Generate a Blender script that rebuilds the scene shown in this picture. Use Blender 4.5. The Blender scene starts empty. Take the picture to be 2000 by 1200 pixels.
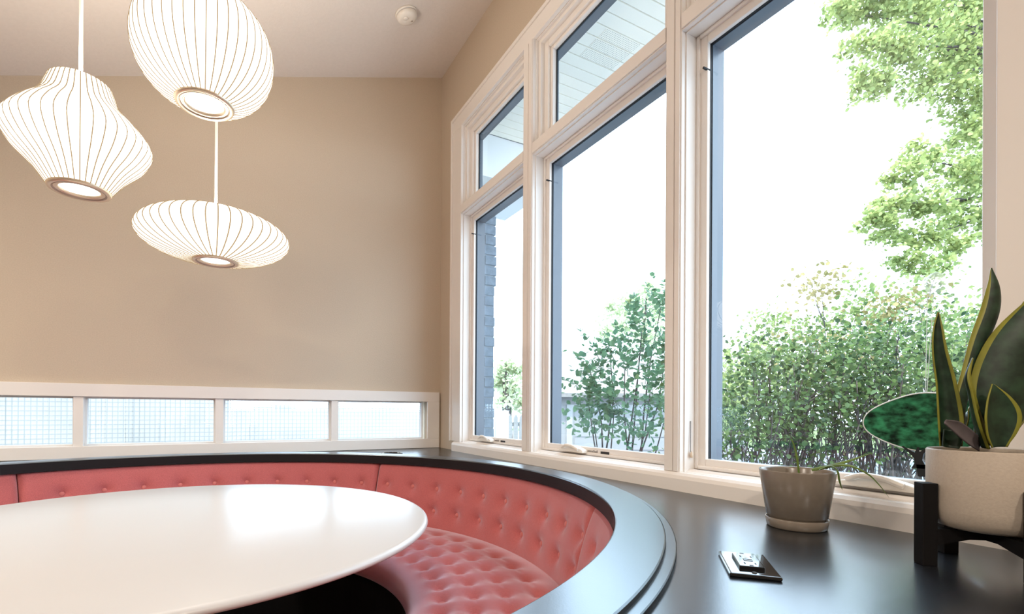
import bpy, bmesh, math, random
import numpy as np
from mathutils import Vector, Matrix
R = math.radians
rnd = random.Random(7)
rng = np.random.default_rng(7)
scn = bpy.context.scene
COL = scn.collection

# ------------------------------------------------------------------ camera
F, YAW, PITCH, ROLL, PPX, PPY = 960.1, R(27.731), R(.109), R(.342), 944.1, 802.3
CAM = Vector((-1.207, -2.886, 1.01))
FW = Vector((math.sin(YAW)*math.cos(PITCH), math.cos(YAW)*math.cos(PITCH), math.sin(PITCH)))
_r0 = Vector((math.cos(YAW), -math.sin(YAW), 0)); _u0 = _r0.cross(FW)
RT = _r0*math.cos(ROLL) + _u0*math.sin(ROLL)
UP = -_r0*math.sin(ROLL) + _u0*math.cos(ROLL)
cd = bpy.data.cameras.new('camera'); cam = bpy.data.objects.new('camera', cd); COL.objects.link(cam)
cam.matrix_world = Matrix(((RT.x, UP.x, -FW.x, CAM.x), (RT.y, UP.y, -FW.y, CAM.y), (RT.z, UP.z, -FW.z, CAM.z), (0, 0, 0, 1)))
cd.sensor_width = 36; cd.lens = F/2000*36
cd.shift_x = (1000-PPX)/2000; cd.shift_y = (PPY-600)/2000
cd.clip_start = .02; cd.clip_end = 200
scn.camera = cam

# ------------------------------------------------------------------ world, sun, exposure
SKY, SUN, EXPO, DOWN = 6.8, 7.0, 0.0, 37
w = bpy.data.worlds.new('sky'); scn.world = w; w.use_nodes = True
bg = w.node_tree.nodes['Background']; bg.inputs[0].default_value = (.66, .84, 1.0, 1); bg.inputs[1].default_value = SKY
sd = bpy.data.lights.new('sun', 'SUN'); sun = bpy.data.objects.new('sun', sd); COL.objects.link(sun)
sd.energy = SUN; sd.angle = R(1.0); sd.color = (1, .93, .78)
sun.rotation_euler = Vector((-.48, -.22, .85)).to_track_quat('Z', 'Y').to_euler()
LAMPUP, LAMPDN = 6.0, .25
scn.view_settings.view_transform = 'Standard'; scn.view_settings.look = 'None'
scn.view_settings.exposure = EXPO; scn.view_settings.gamma = 1; scn.view_settings.use_curve_mapping = False
try:
    scn.cycles.max_bounces = 14; scn.cycles.transparent_max_bounces = 24; scn.cycles.diffuse_bounces = 8
    scn.cycles.sample_clamp_indirect = 6; scn.cycles.use_denoising = True; scn.cycles.caustics_refractive = True
except Exception: pass

def at(px, py, d):
    "world point seen at a pixel of the 2000x1200 photograph, d metres along the view axis"
    return CAM + (FW + RT*((px-PPX)/F) - UP*((py-PPY)/F))*d

# ------------------------------------------------------------------ materials
def nodes(m): return m.node_tree.nodes, m.node_tree.links
def mat(name, col, rough=.5, spec=.5, metal=0, bump=0, bscale=200, var=0, vscale=30, sheen=0, coat=0, emit=None, estr=0):
    m = bpy.data.materials.new(name); m.use_nodes = True; n, l = nodes(m); b = n['Principled BSDF']
    b.inputs['Base Color'].default_value = (*col, 1); b.inputs['Roughness'].default_value = rough
    b.inputs['Specular IOR Level'].default_value = spec; b.inputs['Metallic'].default_value = metal
    if sheen: b.inputs['Sheen Tint'].default_value = (.88, .84, 1, 1); b.inputs['Sheen Weight'].default_value = sheen; b.inputs['Sheen Roughness'].default_value = .4
    if coat: b.inputs['Coat Weight'].default_value = coat; b.inputs['Coat Roughness'].default_value = .05
    if emit: b.inputs['Emission Color'].default_value = (*emit, 1); b.inputs['Emission Strength'].default_value = estr
    if bump or var:
        tc = n.new('ShaderNodeTexCoord')
        if bump:
            t = n.new('ShaderNodeTexNoise'); t.inputs['Scale'].default_value = bscale; t.inputs['Detail'].default_value = 3
            l.new(tc.outputs['Object'], t.inputs['Vector'])
            bp = n.new('ShaderNodeBump'); bp.inputs['Strength'].default_value = bump; bp.inputs['Distance'].default_value = .002
            l.new(t.outputs['Fac'], bp.inputs['Height']); l.new(bp.outputs['Normal'], b.inputs['Normal'])
        if var:
            t = n.new('ShaderNodeTexNoise'); t.inputs['Scale'].default_value = vscale; t.inputs['Detail'].default_value = 4
            l.new(tc.outputs['Object'], t.inputs['Vector'])
            mr = n.new('ShaderNodeMapRange'); mr.inputs['From Min'].default_value = .3; mr.inputs['From Max'].default_value = .7
            mr.inputs['To Min'].default_value = 1-var; mr.inputs['To Max'].default_value = 1+var
            l.new(t.outputs['Fac'], mr.inputs['Value'])
            mx = n.new('ShaderNodeMix'); mx.data_type = 'RGBA'; mx.blend_type = 'MULTIPLY'; mx.inputs[0].default_value = 1
            mx.inputs[6].default_value = (*col, 1); l.new(mr.outputs['Result'], mx.inputs[7]); l.new(mx.outputs[2], b.inputs['Base Color'])
    return m
def leafmat(name, c1, c2, trans=.45, rough=.45):
    m = bpy.data.materials.new(name); m.use_nodes = True; n, l = nodes(m)
    b = n['Principled BSDF']; out = n['Material Output']; b.inputs['Roughness'].default_value = rough; b.inputs['Specular IOR Level'].default_value = .35
    g = n.new('ShaderNodeNewGeometry'); cr = n.new('ShaderNodeMix'); cr.data_type = 'RGBA'
    cr.inputs[6].default_value = (*c1, 1); cr.inputs[7].default_value = (*c2, 1)
    l.new(g.outputs['Random Per Island'], cr.inputs[0]); l.new(cr.outputs[2], b.inputs['Base Color'])
    t = n.new('ShaderNodeBsdfTranslucent'); l.new(cr.outputs[2], t.inputs['Color'])
    mx = n.new('ShaderNodeMixShader'); mx.inputs[0].default_value = trans
    l.new(b.outputs[0], mx.inputs[1]); l.new(t.outputs[0], mx.inputs[2]); l.new(mx.outputs[0], out.inputs['Surface'])
    return m
def glassmat(name, tint=(1, 1, 1), ior=1.45):
    m = bpy.data.materials.new(name); m.use_nodes = True; n, l = nodes(m); out = n['Material Output']; n.remove(n['Principled BSDF'])
    lw_ = n.new('ShaderNodeLayerWeight'); lw_.inputs['Blend'].default_value = .5      # 1-|cos|, the same from both sides
    p5 = n.new('ShaderNodeMath'); p5.operation = 'POWER'; p5.inputs[1].default_value = 5; l.new(lw_.outputs['Facing'], p5.inputs[0])
    r0 = ((ior-1)/(ior+1))**2*1.9
    f = n.new('ShaderNodeMath'); f.operation = 'MULTIPLY_ADD'; f.inputs[1].default_value = 1-r0; f.inputs[2].default_value = r0; l.new(p5.outputs[0], f.inputs[0])
    t = n.new('ShaderNodeBsdfTransparent'); t.inputs[0].default_value = (*tint, 1)
    g = n.new('ShaderNodeBsdfGlossy'); g.inputs['Roughness'].default_value = 0
    mx = n.new('ShaderNodeMixShader'); l.new(f.outputs[0], mx.inputs[0]); l.new(t.outputs[0], mx.inputs[1]); l.new(g.outputs[0], mx.inputs[2])
    l.new(mx.outputs[0], out.inputs['Surface']); return m
def emitmat(name, col, s):
    m = bpy.data.materials.new(name); m.use_nodes = True; n, l = nodes(m); out = n['Material Output']; n.remove(n['Principled BSDF'])
    e = n.new('ShaderNodeEmission'); e.inputs[0].default_value = (*col, 1); e.inputs[1].default_value = s
    l.new(e.outputs[0], out.inputs['Surface']); return m
M = {}
M['wall'] = mat('painted_wall', (.555, .465, .365), .8, .2, bump=.25, bscale=160, var=.05, vscale=220)
M['ceil'] = mat('ceiling_paint', (.71, .66, .62), .85, .2, bump=.3, bscale=110, var=.02, vscale=60)
M['floor'] = mat('dark_floor', (.02, .016, .014), .5, .3, var=.2, vscale=8)
M['white'] = mat('white_trim_paint', (.80, .765, .735), .38, .4)
M['sash'] = mat('sash_paint', (.78, .74, .705), .35, .4)
M['clad'] = mat('grey_clad_exterior', (.085, .11, .145), .4, .5)
M['gasket'] = mat('black_gasket', (.015, .017, .02), .5, .3)
M['glass'] = glassmat('window_glass')
M['black'] = mat('black_laminate', (.008, .009, .012), .24, .8, bump=.05, bscale=500)
M['edge'] = mat('dark_reflection_black', (.009, .008, .010), .55, .25)  # matte black standing in for the dark reflection on the rim faces
M['blackp'] = mat('black_painted_base', (.006, .006, .007), .7, .2)
M['coral'] = mat('coral_wool_upholstery', (.50, .140, .140), .9, .15, bump=.6, bscale=700, var=.16, vscale=420, sheen=1.0)
M['button'] = mat('coral_button_fabric', (.58, .19, .175), .85, .2, sheen=.5)
M['table'] = mat('white_laminate_table', (.62, .61, .61), .26, .5)
M['tedge'] = mat('white_enamel_base', (.82, .80, .78), .25, .5)
M['shade'] = emitmat('lit_shade', (1.0, .91, .76), 2.6)
M['rib'] = emitmat('shade_rib_glow', (1.0, .70, .40), .52)
M['diff'] = emitmat('lamp_diffuser', (1, .93, .82), 3.2)
M['ring'] = mat('brushed_ring', (.80, .66, .50), .35, .5, metal=.6)
M['ringin'] = mat('dark_brushed_metal', (.45, .36, .29), .5, .5, metal=.4)
M['cord'] = mat('white_cord', (.85, .80, .74), .5, emit=(1, .9, .75), estr=.0)
M['plastic'] = mat('white_plastic', (.80, .76, .70), .4, .5)
M['dark'] = mat('dark_slot', (.02, .02, .02), .6)
M['outlet'] = mat('gloss_black_plastic', (.010, .010, .011), .06, .6)
M['stand'] = mat('black_stained_wood', (.005, .0045, .005), .6, .15, bump=.1, bscale=60)
M['pot'] = mat('sand_ceramic', (.42, .36, .30), .55, .3, bump=.15, bscale=350, var=.04, vscale=260)
M['potg'] = mat('taupe_glazed_pot', (.205, .172, .14), .22, .5, var=.05, vscale=60)
M['soil'] = mat('potting_soil', (.035, .025, .02), .95, .1, bump=1, bscale=150)
M['brick'] = mat('grey_painted_brick', (.16, .20, .25), .8, .3, bump=.5, bscale=90, var=.18, vscale=25)
M['mortar'] = mat('mortar', (.20, .23, .26), .95, .1)
M['siding'] = mat('white_siding', (.82, .84, .86), .6, .3)
M['shing'] = mat('pale_shingles', (.19, .19, .19), .9, .1, var=.12, vscale=12)
M['gwall'] = mat('pale_garage_paint', (.23, .24, .25), .7, .2)
M['gtrim'] = mat('garage_trim', (.30, .31, .32), .7, .2)
M['fence'] = mat('weathered_white_fence', (.24, .24, .235), .8, .2, var=.1, vscale=20)
M['concrete'] = mat('pale_concrete', (.17, .20, .23), .9, .2, var=.08, vscale=3)
M['lawn'] = mat('lawn_green', (.10, .14, .06), .95, .1, var=.3, vscale=9)
M['bark'] = mat('bark', (.075, .068, .07), .9, .2, bump=.4, bscale=60, var=.25, vscale=14)
M['sgreen'] = mat('snake_plant_green', (.014, .034, .018), .48, .3, var=.55, vscale=55)
M['syel'] = mat('snake_plant_margin', (.20, .20, .026), .45, .35, var=.15, vscale=40)
M['dry'] = mat('dried_leaf', (.10, .085, .09), .8, .2, var=.2)
M['blade'] = mat('blade_leaf_green', (.12, .19, .035), .4, .4, var=.25, vscale=40)
M['string'] = mat('white_string', (.75, .78, .78), .7)
M['label'] = mat('black_sticker', (.012, .012, .014), .5)
M['ink'] = mat('grey_ink', (.16, .15, .14), .6)
M['bead'] = mat('wooden_bead', (.62, .50, .38), .5)

M['rim'] = mat('black_laminate_rim', (.010, .011, .014), .30, .5, bump=.05, bscale=500)
for q_ in ('black', 'rim'):
    b_ = M[q_].node_tree.nodes['Principled BSDF']; b_.inputs['IOR'].default_value = 1.95 if q_ == 'black' else 2.7; b_.inputs['Specular IOR Level'].default_value = .5; b_.inputs['Specular Tint'].default_value = (.80, .91, 1, 1)
# ------------------------------------------------------------------ mesh helpers
WL = {}
def wl(p): return WL.get(p.name, Vector((0, 0, 0))) if p else Vector((0, 0, 0))
def obj(name, V, Fc, m, parent=None, smooth=False, kind=None, mats=None, fm=None, label=None):
    me = bpy.data.meshes.new(name); o0 = wl(parent)
    V = [(v[0]-o0[0], v[1]-o0[1], v[2]-o0[2]) for v in V]
    me.from_pydata(V, [], Fc); me.update()
    o = bpy.data.objects.new(name, me); COL.objects.link(o)
    for k in (mats or [m]): me.materials.append(k)
    if fm is not None: me.polygons.foreach_set('material_index', fm)
    if smooth: me.polygons.foreach_set('use_smooth', [True]*len(me.polygons))
    if parent: o.parent = parent
    WL[o.name] = o0.copy()
    if kind: o['kind'] = kind
    if label: o['label'] = label
    return o
def thing(name, label, cat, loc, group=None, kind=None):
    o = bpy.data.objects.new(name, None); COL.objects.link(o); o.location = loc; o.empty_display_size = .05
    WL[o.name] = Vector(loc)
    if label: o['label'] = label
    if cat: o['category'] = cat
    if group: o['group'] = group
    if kind: o['kind'] = kind
    return o
def tag(o, label, cat, group=None):
    o['label'] = label; o['category'] = cat
    if group: o['group'] = group
    return o
def part_at(name, me, parent, loc, rot=None):
    "a child sharing mesh data, placed at a world location"
    o = bpy.data.objects.new(name, me); COL.objects.link(o); o.parent = parent
    o.location = Vector(loc)-wl(parent); WL[o.name] = Vector(loc)
    if rot is not None: o.rotation_euler = rot
    return o
def box(x0, x1, y0, y1, z0, z1):
    V = [(x, y, z) for z in (z0, z1) for y in (y0, y1) for x in (x0, x1)]
    return V, [(0, 2, 3, 1), (4, 5, 7, 6), (0, 1, 5, 4), (2, 6, 7, 3), (0, 4, 6, 2), (1, 3, 7, 5)]
def join(*vf):
    V, Fc = [], []
    for v, f in vf:
        k = len(V); V += list(v); Fc += [tuple(i+k for i in q) for q in f]
    return V, Fc
def bevel(o, wd, seg=2):
    b = o.modifiers.new('bevel', 'BEVEL'); b.width = wd; b.segments = seg; b.limit_method = 'ANGLE'; b.angle_limit = R(40)
    return o
def lathe(prof, c, n=64, a0=0, a1=360, close=True):
    V, Fc = [], []; full = abs(a1-a0-360) < 1e-6; m = n if full else n+1
    for i in range(m):
        a = R(a0+(a1-a0)*i/n)
        for r, z in prof: V.append((c[0]+r*math.cos(a), c[1]+r*math.sin(a), c[2]+z))
    k = len(prof)
    for i in range(n):
        j = (i+1) % m
        for q in range(k-1): Fc.append((i*k+q, j*k+q, j*k+q+1, i*k+q+1))
    return V, Fc
def lathe_closed(prof, c, n, a0, a1):
    "arc-shaped solid with a closed section"
    V, Fc = [], []; k = len(prof)
    for i in range(n+1):
        a = R(a0+(a1-a0)*i/n)
        for r, z in prof: V.append((c[0]+r*math.cos(a), c[1]+r*math.sin(a), c[2]+z))
    for i in range(n):
        for q in range(k): Fc.append((i*k+q, (i+1)*k+q, (i+1)*k+(q+1) % k, i*k+(q+1) % k))
    Fc += [tuple(range(k)), tuple(n*k+q for q in reversed(range(k)))]
    return V, Fc
def tube(P, rad, n=8, cap=True):
    P = [Vector(p) for p in P]; rs = rad if isinstance(rad, (list, tuple)) else [rad]*len(P)
    V, Fc = [], []; ref = None
    for i, p in enumerate(P):
        d = (P[min(i+1, len(P)-1)]-P[max(i-1, 0)]).normalized()
        if ref is None: ref = Vector((0, 0, 1)) if abs(d.z) < .9 else Vector((1, 0, 0))
        u = d.cross(ref).normalized(); v = d.cross(u)
        ref = u.cross(d)
        for q in range(n):
            a = 2*math.pi*q/n; V.append(p+(u*math.cos(a)+v*math.sin(a))*rs[i])
    for i in range(len(P)-1):
        for q in range(n): Fc.append((i*n+q, i*n+(q+1) % n, (i+1)*n+(q+1) % n, (i+1)*n+q))
    if cap: Fc += [tuple(range(n-1, -1, -1)), tuple((len(P)-1)*n+q for q in range(n))]
    return V, Fc
def curve(P, n=24):
    "Catmull-Rom through points"
    P = [Vector(p) for p in P]; P = [P[0]*2-P[1]]+P+[P[-1]*2-P[-2]]; out = []
    for i in range(1, len(P)-2):
        for k in range(n):
            t = k/n; a, b, c, d = P[i-1:i+3]
            out.append(b+.5*t*(c-a+t*(2*a-5*b+4*c-d+t*(3*(b-c)+d-a))))
    out.append(P[-2]); return out
def interp(xs, ys, n):
    "smooth 1-D profile"
    pts = curve([(x, y, 0) for x, y in zip(xs, ys)], n); return [(p.x, p.y) for p in pts]
def frame_rect(axis, pos0, pos1, a0, a1, b0, b1, w, ww=None):
    "rectangular frame lying in a plane; axis 'x' -> spans y (a) and z (b)"
    t, bt, lf, rg = ww or (w, w, w, w)
    L = [(a0, a0+lf, b0, b1), (a1-rg, a1, b0, b1), (a0+lf, a1-rg, b0, b0+bt), (a0+lf, a1-rg, b1-t, b1)]
    if axis == 'x': return join(*[box(pos0, pos1, *q) for q in L])
    return join(*[box(q[0], q[1], pos0, pos1, q[2], q[3]) for q in L])

# ------------------------------------------------------------------ room shell
CNT = .78
XL, YB = -5.2, -6.2                        # left wall, wall behind the camera
def ceil_z(x): return 3.128+.317*x if x > -2.6 else 3.128-.317*2.6
Y0, Y1, ZT = -2.542, -.332, 2.653           # tall window opening
B0, B1 = -2.95, -.088                       # low window opening in the back wall
def st(name, vf, m, bv=0, parent=None):
    o = obj(name, *vf, m, parent, kind='structure' if not parent else None)
    if bv: bevel(o, bv)
    return o
st('floor', box(XL, .12, YB, .12, -.1, 0), M['floor'])
st('wall_right', join(box(0, .12, Y1, .12, 0, 3.3), box(0, .12, YB, Y0, 0, 3.3), box(0, .12, Y0, Y1, 0, CNT+.02), box(0, .12, Y0, Y1, ZT, 3.3)), M['wall'])
st('wall_back', join(box(XL, 0, 0, .12, 0, .832), box(XL, 0, 0, .12, 1.072, 3.3), box(XL, B0, 0, .12, .832, 1.072), box(B1, 0, 0, .12, .832, 1.072)), M['wall'])
st('wall_left', box(XL-.12, XL, YB, .12, 0, 2.6), M['wall'])
st('wall_front', box(XL, .12, YB-.12, YB, 0, 3.3), M['wall'])
V = []
for y in (YB, .12):
    for x in (XL, -2.6, .12):
        z = ceil_z(x); V += [(x, y, z), (x, y, z+.25)]
Fc = []
for i in (0, 2): Fc += [(i, i+2, i+8, i+6), (i+1, i+7, i+9, i+3)]
Fc += [(0, 1, 3, 2), (2, 3, 5, 4), (6, 8, 9, 7), (8, 10, 11, 9), (4, 5, 11, 10), (0, 6, 7, 1)]
st('ceiling', (V, Fc), M['ceil'])

# casing, mullions, transom and stool of the tall window wall
MUL = [(-1.071, -.996), (-1.870, -1.811)]
TZ0, TZ1 = 2.142, 2.195
def stepped(y0, y1, z0, z1, horiz=False):
    "flat board with a raised outer band and two inner beads"
    a = [box(-.016, .0, y0, y1, z0, z1)]
    return join(*a)
t1 = thing('trim_1', None, None, (-.01, -1.4, CNT), kind='structure')
bevel(obj('head_casing', *join(box(-.018, 0, Y0-.133, -.199, ZT, 2.738), box(-.026, -.018, Y0-.133, -.199, 2.722, 2.738)), M['white'], t1), .002)
bevel(obj('left_casing', *join(box(-.018, 0, Y1, -.199, CNT+.055, ZT), box(-.026, -.018, -.216, -.199, CNT+.055, 2.722)), M['white'], t1), .002)
bevel(obj('right_casing', *join(box(-.018, 0, Y0-.133, Y0, CNT+.055, ZT), box(-.026, -.018, Y0-.133, Y0-.117, CNT+.055, 2.722)), M['white'], t1), .002)
for a, b in MUL:
    c = (a+b)/2
    bevel(obj('mullion', *join(box(-.016, .085, a, b, CNT+.03, ZT), box(-.020, -.016, a+.004, c-.008, CNT+.055, ZT), box(-.020, -.016, c-.004, b-.004, CNT+.055, ZT)), M['white'], t1), .0015)
bays = [(-.996, -.332), (-1.811, -1.071), (-2.542, -1.870)]
for y0, y1 in bays:
    bevel(obj('transom', *join(box(-.016, .085, y0, y1, TZ0, TZ1), box(-.020, -.016, y0, y1, TZ0+.004, TZ1-.004)), M['white'], t1), .0015)
sp = [(-.034, CNT), (-.034, CNT+.036), (-.030, CNT+.046), (-.022, CNT+.053), (-.012, CNT+.055), (.0, CNT+.052), (.012, CNT+.056), (.02, CNT+.062), (.03, CNT+.062), (.03, CNT)]
V = [(x, y, z) for y in (-2.86, -.255) for x, z in sp]; k = len(sp)
Fc = [(i, (i+1) % k, k+(i+1) % k, k+i) for i in range(k)]+[tuple(reversed(range(k))), tuple(range(k, 2*k))]
obj('stool', V, Fc, M['white'], t1)
for i in range(0): pass

# three casements with fixed lights above
def pane(x, y0, y1, z0, z1): return [(x, y0, z0), (x, y1, z0), (x, y1, z1), (x, y0, z1)], [(0, 1, 2, 3)]
def casement(idx, y0, y1, crank_y, sticker):
    w_ = thing('window_%d' % idx, None, None, (.03, (y0+y1)/2, CNT+.062), kind='structure')
    zb, zt = CNT+.05, TZ0
    # jamb lining and stop bead
    obj('jamb', *frame_rect('x', .0, .10, y0, y1, zb, zt, .004), M['white'], w_)
    bevel(obj('stop_bead', *frame_rect('x', .040, .058, y0+.004, y1-.004, zb+.012, zt-.004, .011), M['white'], w_), .003)
    bevel(obj('sash', *frame_rect('x', .048, .064, y0+.006, y1-.006, zb+.010, zt-.008, 0, (.030, .034, .032, .032)), M['sash'], w_), .003)
    obj('gasket', *frame_rect('x', .060, .066, y0+.036, y1-.036, zb+.040, zt-.036, .003), M['gasket'], w_)
    obj('exterior_liner', *join(frame_rect('x', .068, .104, y0+.034, y1-.034, zb+.034, zt-.034, .007), frame_rect('x', .104, .118, y0+.004, y1-.004, zb, zt-.004, .037)), M['clad'], w_)
    obj('glass_pane', *pane(.066, y0+.036, y1-.036, zb+.038, zt-.036), M['glass'], w_)
    # fixed light
    zb, zt = TZ1, ZT
    obj('upper_jamb', *join(frame_rect('x', .0, .10, y0, y1, zb, zt, .004), frame_rect('x', .012, .05, y0+.004, y1-.004, zb+.0, zt-.004, .016)), M['white'], w_)
    bevel(obj('upper_frame', *join(frame_rect('x', .032, .066, y0+.004, y1-.004, zb+.001, zt-.004, .042), frame_rect('x', .045, .066, y0+.046, y1-.046, zb+.043, zt-.046, .016)), M['white'], w_), .004)
    obj('upper_gasket', *frame_rect('x', .064, .069, y0+.062, y1-.062, zb+.055, zt-.062, .005), M['gasket'], w_)
    obj('upper_liner', *frame_rect('x', .070, .118, y0+.005, y1-.005, zb, zt-.005, 0, (.052, .05, .004, .002)), M['clad'], w_)
    obj('upper_pane', *pane(.068, y0+.05, y1-.05, zb+.05, zt-.05), M['glass'], w_)
    # crank: low cover with a folded handle
    c = crank_y; z = CNT+.070
    prof = [(-.075, 0), (-.072, .012), (-.05, .018), (-.02, .024), (.02, .022), (.05, .014), (.078, .008), (.080, 0)]
    V = [(x, c+a, z+b) for x in (.018, .046) for a, b in prof]; k = len(prof)
    Fc = [(i, i+1, k+i+1, k+i) for i in range(k-1)]+[tuple(range(k-1, -1, -1)), tuple(range(k, 2*k)), (k-1, 0, k, 2*k-1)]
    ck = bevel(obj('crank_cover', V, Fc, M['plastic'], w_), .003)
    bevel(obj('crank_handle', *tube(curve([(.014, c+.05, z+.016), (.010, c+.02, z+.026), (.012, c-.02, z+.024), (.014, c-.055, z+.012)], 6), [.006]*6+[.007]*13, 8), M['plastic'], ck), .001)
    obj('latch_pin', *tube([(.035, y1-.034, 2.028), (.060, y1-.036, 2.026)], .0035, 8), M['gasket'], w_)
    if sticker:
        sy = y1-.36 if idx == 1 else sticker
        obj('black_sticker', *box(.0470, .0482, sy-.046, sy, zb*0+CNT+.072, CNT+.082), M['label'], w_)
        # tiny grey maker's lettering, too small to read: a row of strokes
        S_ = []
        yy = sy+.018
        for q in range(9):
            hh = .006 if q not in (0, 3) else .009
            S_.append(box(.0472, .0481, yy+.0008, yy+.0042, CNT+.075, CNT+.075+hh)); yy += .0062
        obj('maker_lettering', *join(*S_), M['ink'], w_)
    return w_
win = [casement(1, *bays[0], -.56, -.72), casement(2, *bays[1], -1.305, -1.452), casement(3, *bays[2], -2.345, None)]

# low ribbon window in the back wall
def textured_glass():
    m = bpy.data.materials.new('cross_reeded_glass'); m.use_nodes = True; n, l = nodes(m); b = n['Principled BSDF']
    b.inputs['Transmission Weight'].default_value = 1; b.inputs['Roughness'].default_value = .04; b.inputs['IOR'].default_value = 1.42
    b.inputs['Base Color'].default_value = (.97, .985, 1, 1)
    tc = n.new('ShaderNodeTexCoord'); sx = n.new('ShaderNodeSeparateXYZ'); l.new(tc.outputs['Object'], sx.inputs[0])
    hs = []
    for ax, k in (('X', 2*math.pi/.0215), ('Z', 2*math.pi/.0215)):
        a = n.new('ShaderNodeMath'); a.operation = 'MULTIPLY'; a.inputs[1].default_value = k; l.new(sx.outputs[ax], a.inputs[0])
        s = n.new('ShaderNodeMath'); s.operation = 'SINE'; l.new(a.outputs[0], s.inputs[0]); hs.append(s)
    ad = n.new('ShaderNodeMath'); ad.operation = 'ADD'; l.new(hs[0].outputs[0], ad.inputs[0]); l.new(hs[1].outputs[0], ad.inputs[1])
    mxm = n.new('ShaderNodeMath'); mxm.operation = 'MAXIMUM'; l.new(hs[0].outputs[0], mxm.inputs[0]); l.new(hs[1].outputs[0], mxm.inputs[1])
    rp_ = n.new('ShaderNodeValToRGB'); rp_.color_ramp.elements[0].position = .80; rp_.color_ramp.elements[0].color = (.98, .99, 1, 1)
    rp_.color_ramp.elements[1].position = .97; rp_.color_ramp.elements[1].color = (.66, .72, .79, 1); l.new(mxm.outputs[0], rp_.inputs[0]); l.new(rp_.outputs[0], b.inputs['Base Color'])  # darker grid lines painted into the glass colour, imitating refraction at the reeds
    bp = n.new('ShaderNodeBump'); bp.inputs['Strength'].default_value = 1; bp.inputs['Distance'].default_value = .0012
    l.new(ad.outputs[0], bp.inputs['Height']); l.new(bp.outputs[0], b.inputs['Normal']); return m
M['reed'] = textured_glass()
w4 = thing('window_4', None, None, (-1.5, -.005, CNT), kind='structure')
bevel(obj('head_casing', *box(B0-.08, -.012, -.018, 0, 1.068, 1.128), M['white'], w4), .002)
bevel(obj('apron', *box(B0-.08, -.012, -.018, 0, CNT+.001, .838), M['white'], w4), .002)
bevel(obj('end_casing', *box(-.09, -.012, -.0178, 0, .838, 1.068), M['white'], w4), .002)
bevel(obj('end_casing', *box(B0-.08, B0, -.0178, 0, .838, 1.068), M['white'], w4), .002)
mx = [-2.45, -1.806, -1.2325, -.652]
for x in mx: bevel(obj('muntin', *box(x-.019, x+.019, -.010, .06, .838, 1.068), M['white'], w4), .002)
ed = [B0]+mx+[-.09]
for a, b in zip(ed[:-1], ed[1:]):
    obj('pane_stop', *frame_rect('y', .022, .05, a+.017, b-.017, .836, 1.070, .010), M['siding'], w4)
    obj('textured_pane', *box(a+.015, b-.015, .05, .056, .832, 1.072), M['reed'], w4)

# ------------------------------------------------------------------ counter with round well
BC = (-1.387, -1.346)
RI, RO2, RO3 = 1.178, 1.267, 1.284
ct = thing('countertop', 'black laminate countertop filling the corner around the round booth, stepped rim along its round cut-out', 'counter', (-.5, -.6, CNT-.03))
A0, A1, N = -78, 205, 190
V = []
X0c, X1c, Y0c, Y1c = -2.78, -.002, -2.76, -.002
for i in range(N+1):
    a = R(A0+(A1-A0)*i/N); ca, sa = math.cos(a), math.sin(a)
    ts = []
    if ca > 1e-6: ts.append((X1c-BC[0])/ca)
    if ca < -1e-6: ts.append((X0c-BC[0])/ca)
    if sa > 1e-6: ts.append((Y1c-BC[1])/sa)
    if sa < -1e-6: ts.append((Y0c-BC[1])/sa)
    t = min(ts); ri = RI+.015
    V += [(BC[0]+ri*ca, BC[1]+ri*sa, CNT), (BC[0]+t*ca, BC[1]+t*sa, CNT), (BC[0]+t*ca, BC[1]+t*sa, CNT-.03), (BC[0]+ri*ca, BC[1]+ri*sa, CNT-.03)]
# snap nearest samples onto the slab corners
for cx, cy in ((X1c, Y1c), (X1c, Y0c), (X0c, Y1c)):
    i = min(range(N+1), key=lambda i: (V[4*i+1][0]-cx)**2+(V[4*i+1][1]-cy)**2)
    V[4*i+1] = (cx, cy, CNT); V[4*i+2] = (cx, cy, CNT-.03)
Fc = []
for i in range(N):
    for q in range(4): Fc.append((4*i+q, 4*i+(q+1) % 4, 4*i+4+(q+1) % 4, 4*i+4+q))
Fc += [(0, 3, 2, 1), (4*N, 4*N+1, 4*N+2, 4*N+3)]
obj('slab', V, Fc, M['black'], ct)
Z3, Z2 = CNT+.0075, CNT+.015
o = obj('rim_step', *lathe_closed([(RI+.004, CNT-.001), (RO3, CNT-.001), (RO3, Z3-.0015), (RO3-.0015, Z3), (RI+.004, Z3)], (*BC, 0), 220, A0, A1), M['rim'], ct)
o = obj('rim', *lathe_closed([(RI, CNT-.026), (RI+.02, CNT-.026), (RI+.02, Z3-.001), (RO2, Z3-.001), (RO2, Z2-.002), (RO2-.002, Z2), (RI+.003, Z2), (RI+.001, Z2-.001), (RI, Z2-.004)], (*BC, 0), 220, A0, A1), M['rim'], ct)
obj('inner_reflection_strip', *lathe([(RI-.0006, CNT-.0262), (RI-.0006, Z2-.004)], (*BC, 0), 220, A0, A1), M['edge'], ct, smooth=True)  # added strip: dark reflection of the interior put into its colour
obj('step_reflection_strip', *lathe([(RO2+.0006, Z3), (RO2+.0006, Z2-.0017)], (*BC, 0), 220, A0, A1), M['edge'], ct, smooth=True)  # added dark strip imitating the reflection on the upper step face
obj('step_reflection_strip', *lathe([(RO3+.0006, CNT), (RO3+.0006, Z3-.0014)], (*BC, 0), 220, A0, A1), M['edge'], ct, smooth=True)  # same added reflection strip on the lower step face
obj('support_panel', *lathe_closed([(RI+.055, .0), (RI+.075, .0), (RI+.075, CNT-.03), (RI+.055, CNT-.03)], (*BC, 0), 120, A0, A1), M['blackp'], ct)

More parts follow.
